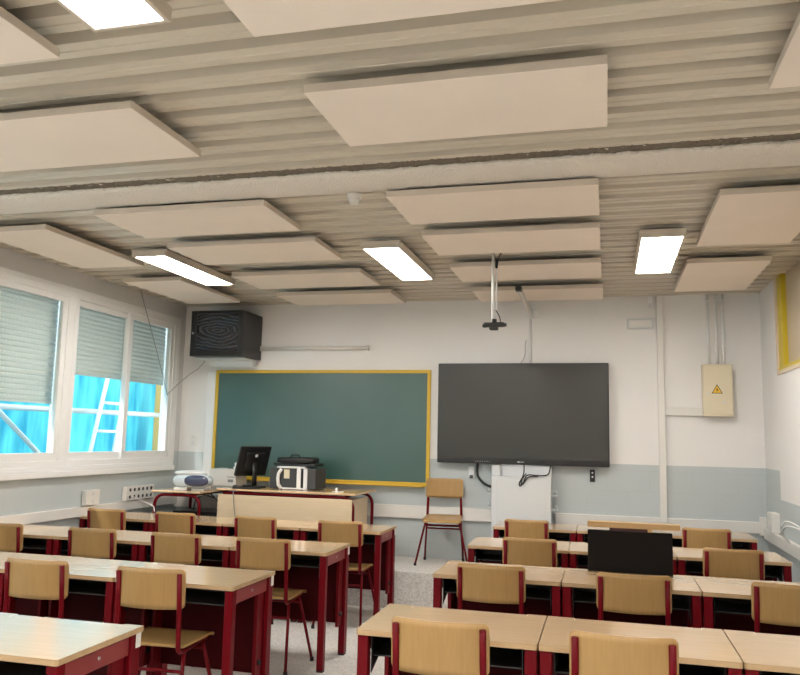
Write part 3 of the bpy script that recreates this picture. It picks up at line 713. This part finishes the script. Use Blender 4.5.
b = B(); tube(b, arc([(L+.07, 7.0, .86), (L+.16, 7.05, .80), (L+.3, 7.12, .74), (L+.42, 6.95, .70)], .08), .004, 6); tag(obj('plug_cable', b, 'wcable'), 'white cable dropping from the socket strip to the desks', 'cable')
b = B()
for k in range(2):
    tube(b, arc([(R-.03, 6.95, .70-.01*k), (R-.12, 6.9, .78+.04*k), (R-.13, 6.6, .88+.04*k), (R-.05, 6.3, .86), (R-.02, 6.1, .72)], .12), .007, 8)
tag(obj('white_cable_loop', b, 'wcable'), 'loops of white cable on the right wall trunking', 'cable')

# ------------------------------------------------------------------ teacher tables
def tube_table(t, x0, x1, y0, y1, h, rr=.016):
    b = B(); bx(b, x0, x1, y0, y1, h-.02, h, .006); obj('tabletop', b, 'top', t)
    for y in (y0+.03, y1-.03):
        b = B(); tube(b, arc([(x0+.03, y, 0), (x0+.03, y, h-.042), (x1-.03, y, h-.042), (x1-.03, y, 0)], .12, 8), rr, 12); obj('tube_frame', b, 'red', t)
    b = B()
    for x in (x0+.16, x1-.16): tube(b, [(x, y0+.03, h-.045), (x, y1-.03, h-.045)], .011, 8)
    obj('crossbar', b, 'red', t)
T1 = .635; T2 = .675
t = thing('teacher_side_table', 'side table by the window corner on the platform, carrying the radio', 'table', (-4.22, 7.60, HP), .0)
tube_table(t, -.30, .27, -.40, .38, T1)
t = thing('teacher_desk', 'teacher desk with pale wooden front panel on the platform', 'desk', (-3.08, 7.60, HP))
tube_table(t, -.74, .74, -.34, .36, T2)
b = B(); bx(b, -.70, .715, -.37, -.355, .30, T2-.055, .002); obj('front_panel', b, 'palewood', t)
b = B(); bx(b, .66, .675, -.30, .28, .28, T2-.07, .002); bx(b, .45, .66, -.28, .25, .28, T2-.09); obj('drawer_box', b, 'palewood', t)
Z1, Z2 = HP+T1, HP+T2
# radio
t = thing('radio_player', 'rounded pale silver and dark blue radio player on the side table', 'radio', (-4.17, 7.42, Z1), .12)
b = B()
def blob(b, sx, sy, sz, c, n=20, m=14, zmin=None, p=2.4):
    rings = []
    for j in range(m+1):
        ph = -math.pi/2+math.pi*j/m; r = []
        for i in range(n):
            th = 2*math.pi*i/n
            f = lambda q: math.copysign(abs(q)**(2/p), q)
            z = f(math.sin(ph))*sz; 
            if zmin is not None: z = max(z, zmin)
            r.append(b.verts.new((c[0]+f(math.cos(ph))*f(math.cos(th))*sx, c[1]+f(math.cos(ph))*f(math.sin(th))*sy, c[2]+z)))
        rings.append(r)
    for j in range(m):
        for i in range(n):
            b.faces.new([rings[j][i], rings[j][(i+1) % n], rings[j+1][(i+1) % n], rings[j+1][i]]).smooth = True
    b.faces.new(rings[0][::-1]); b.faces.new(rings[-1])
blob(b, .21, .13, .085, (0, 0, .095)); obj('body', b, 'silver', t)
b = B(); blob(b, .13, .035, .058, (.078, -.112, .10)); obj('speaker_front', b, 'blueplastic', t)
b = B(); blob(b, .17, .11, .03, (-.03, .0, .172)); obj('lid', b, 'white', t)
b = B(); bx(b, -.16, -.02, -.115, .10, 0, .03, .008); bx(b, .02, .16, -.10, .10, 0, .02, .008); obj('foot', b, 'offwhite', t)
# white box with paper
t = thing('white_box', 'white cardboard box between the radio and the computer monitor', 'box', (-3.92, 7.74, Z2), 0)
b = B(); bx(b, -.17, .14, -.13, .13, 0, .175, .004); obj('carton', b, 'offwhite', t)
b = B(); bx(b, .05, .11, -.134, -.128, .04, .07); bx(b, .04, .13, -.134, -.128, .09, .098); obj('printed_mark', b, 'gcable', t)
from mathutils import noise as NZ
def crumple(b, s, c, seed, sub=3):
    tb = bmesh.new(); bmesh.ops.create_icosphere(tb, subdivisions=sub, radius=1)
    for v in tb.verts:
        n = NZ.noise(v.co*1.7+Vector((seed, 0, 0)))*.5; v.co *= (1+n)
        v.co = Vector((v.co.x*s[0]+c[0], v.co.y*s[1]+c[1], max(0, v.co.z*s[2]+c[2])))
    join(b, tb, 0)
b = B(); crumple(b, (.07, .05, .04), (0, 0, .03), 3.1); tag(obj('crumpled_paper', b, 'paper', None, (-3.80, 7.72, Z2+.175)), 'crumpled white paper lying on the white box', 'paper')
b = B(); bx(b, -.07, .07, -.02, .03, 0, .008, .003); tag(obj('dark_folder', b, 'dgrey', None, (-3.94+.06, 7.78, Z2+.175), .1), 'thin dark case lying flat on the white box', 'case')
# monitor seen from behind
t = thing('computer_monitor', 'black computer monitor on the teacher desk seen from behind, leaning', 'monitor', (-3.56, 7.55, Z2), 0)
t.rotation_euler = (0, 0, math.radians(60))     # screen faces away, towards the corner (+y local)
def tilt(bm_, ang, z0):
    bmesh.ops.transform(bm_, matrix=Matrix.Translation((0, 0, z0)) @ Matrix.Rotation(ang, 4, 'X') @ Matrix.Translation((0, 0, -z0)), verts=bm_.verts)
ang = math.radians(18)
b = B(); bx(b, -.19, .19, -.005, .025, .11, .43, .008); bx(b, -.11, .11, -.03, -.004, .17, .37, .01); tilt(b, ang, .26); obj('housing', b, 'blackp', t)
b = B(); bx(b, -.172, .172, .0245, .0262, .14, .415); tilt(b, ang, .26); obj('display', b, 'screen', t)
b = B(); cyl(b, (0, -.032, .34), .017, .004, 'y', 16); tilt(b, ang, .26); obj('logo_badge', b, 'grey', t)
b = B(); tube(b, [(0, -.03, .02), (0, -.035, .14), (0, -.02, .26)], [.03, .026, .03], 12, flat=.5); obj('stand', b, 'blackp', t)
b = B(); bx(b, -.11, .11, -.09, .09, 0, .014, .005); obj('base', b, 'blackp', t)
b = B(); crumple(b, (.028, .045, .02), (0, 0, .012), 1.2, 2); tag(obj('computer_mouse', b, 'dgrey', None, (-3.66, 7.36, Z2)), 'small dark computer mouse left of the monitor base', 'mouse')
b = B(); tube(b, arc([(-3.64, 7.35, Z2+.01), (-3.6, 7.3, Z2+.012), (-3.52, 7.36, Z2+.01), (-3.45, 7.33, Z2+.012), (-3.40, 7.40, Z2+.01)], .05), .009, 8); tube(b, [(-3.56, 7.33, Z2+.03), (-3.50, 7.42, Z2+.02)], .012, 8)
tag(obj('black_cables', b, 'cable'), 'short black cables heaped at the monitor foot', 'cable')
b = B(); tube(b, arc([(-3.60, 7.25, Z2), (-3.605, 7.21, Z2-.02), (-3.59, 7.215, Z2-.16), (-3.56, 7.22, Z2-.36)], .03), .004, 6)
tag(obj('hanging_cable', b, 'gcable'), 'thin grey cable hanging down over the pale desk front', 'cable')
# printer
t = thing('printer', 'black and white printer box on the teacher desk', 'printer', (-3.05, 7.60, Z2), .0)
b = B(); bx(b, -.285, .215, -.13, .18, .008, .215, .006); obj('body', b, 'dgrey', t)
b = B(); bx(b, -.20, .10, -.15, .10, .214, .232, .006); bx(b, .09, .13, -.15, .06, .0, .215, .006); bx(b, .02, .06, -.155, -.12, .01, .215, .006); bx(b, -.14, .13, -.15, -.125, .005, .02, .004); obj('white_trim', b, 'white', t)
b = B(); tube(b, [(-.15, -.14, .205), (-.175, -.155, .16), (-.18, -.16, .11), (-.175, -.155, .05), (-.15, -.14, .012)], .018, 10, flat=.8); obj('handle', b, 'white', t)
b = B(); bx(b, -.125, -.065, -.137, -.129, .11, .20, .002); obj('label_sticker', b, 'cream', t)
b = B(); bx(b, .062, .088, -.135, -.129, .03, .19); obj('paper_slot', b, 'black', t)
b = B(); bx(b, -.25, .20, -.10, .16, 0, .03, .006)
tag(obj('flat_black_device', b, 'blackp', None, (-3.06, 7.60, Z2+.233)), 'flat black device lying directly on the printer', 'device')
t = thing('laptop_bag', 'black zipped bag on top of the pile on the printer', 'bag', (-3.08, 7.60, Z2+.264), .05)
b = B(); blob(b, .205, .13, .03, (0, 0, .03), p=5); obj('body', b, 'cable', t)
b = B(); tube(b, arc([(-.05, -.09, .055), (-.04, -.09, .085), (.04, -.09, .085), (.05, -.09, .055)], .02), .008, 8); obj('handle', b, 'cable', t)
b = B(); bx(b, -.05, .06, -.035, .035, 0, .004); bx(b, -.02, .0, -.01, .01, 0, .04, .003); tag(obj('eraser', b, 'paper', None, (-2.58, 7.42, Z2), .2), 'small white paper and chalk at the right end of teacher desk', 'paper')
# computer case under the tables
t = thing('computer_case', 'black computer case lying under the teacher side table', 'computer', (-4.18, 7.75, HP), 0)
b = B(); bx(b, -.30, .24, -.18, .16, .0, .40, .006); obj('case', b, 'blackp', t)
b = B(); bx(b, -.27, .21, -.184, -.178, .34, .352); bx(b, -.27, .21, -.184, -.178, .22, .225); obj('front_line', b, 'dgrey', t)
b = B(); tube(b, arc([(-4.25, 7.6, HP+.41), (-4.22, 7.57, HP+.53), (-4.10, 7.55, HP+.58), (-4.0, 7.57, HP+.55)], .07), .006, 8); tube(b, arc([(-4.0, 7.50, HP+.60), (-3.88, 7.48, HP+.50), (-3.80, 7.40, HP+.35)], .08), .006, 8)
tag(obj('power_cable', b, 'cable'), 'black power cables looping above the computer case', 'cable')
# bag in tray
b = B(); crumple(b, (.04, .04, .018), (0, 0, .016), 6.6); tag(obj('plastic_bag', b, 'silver', None, (.93, 6.10, .5845)), 'crumpled clear plastic bag in the tray of the desk by right wall', 'bag')
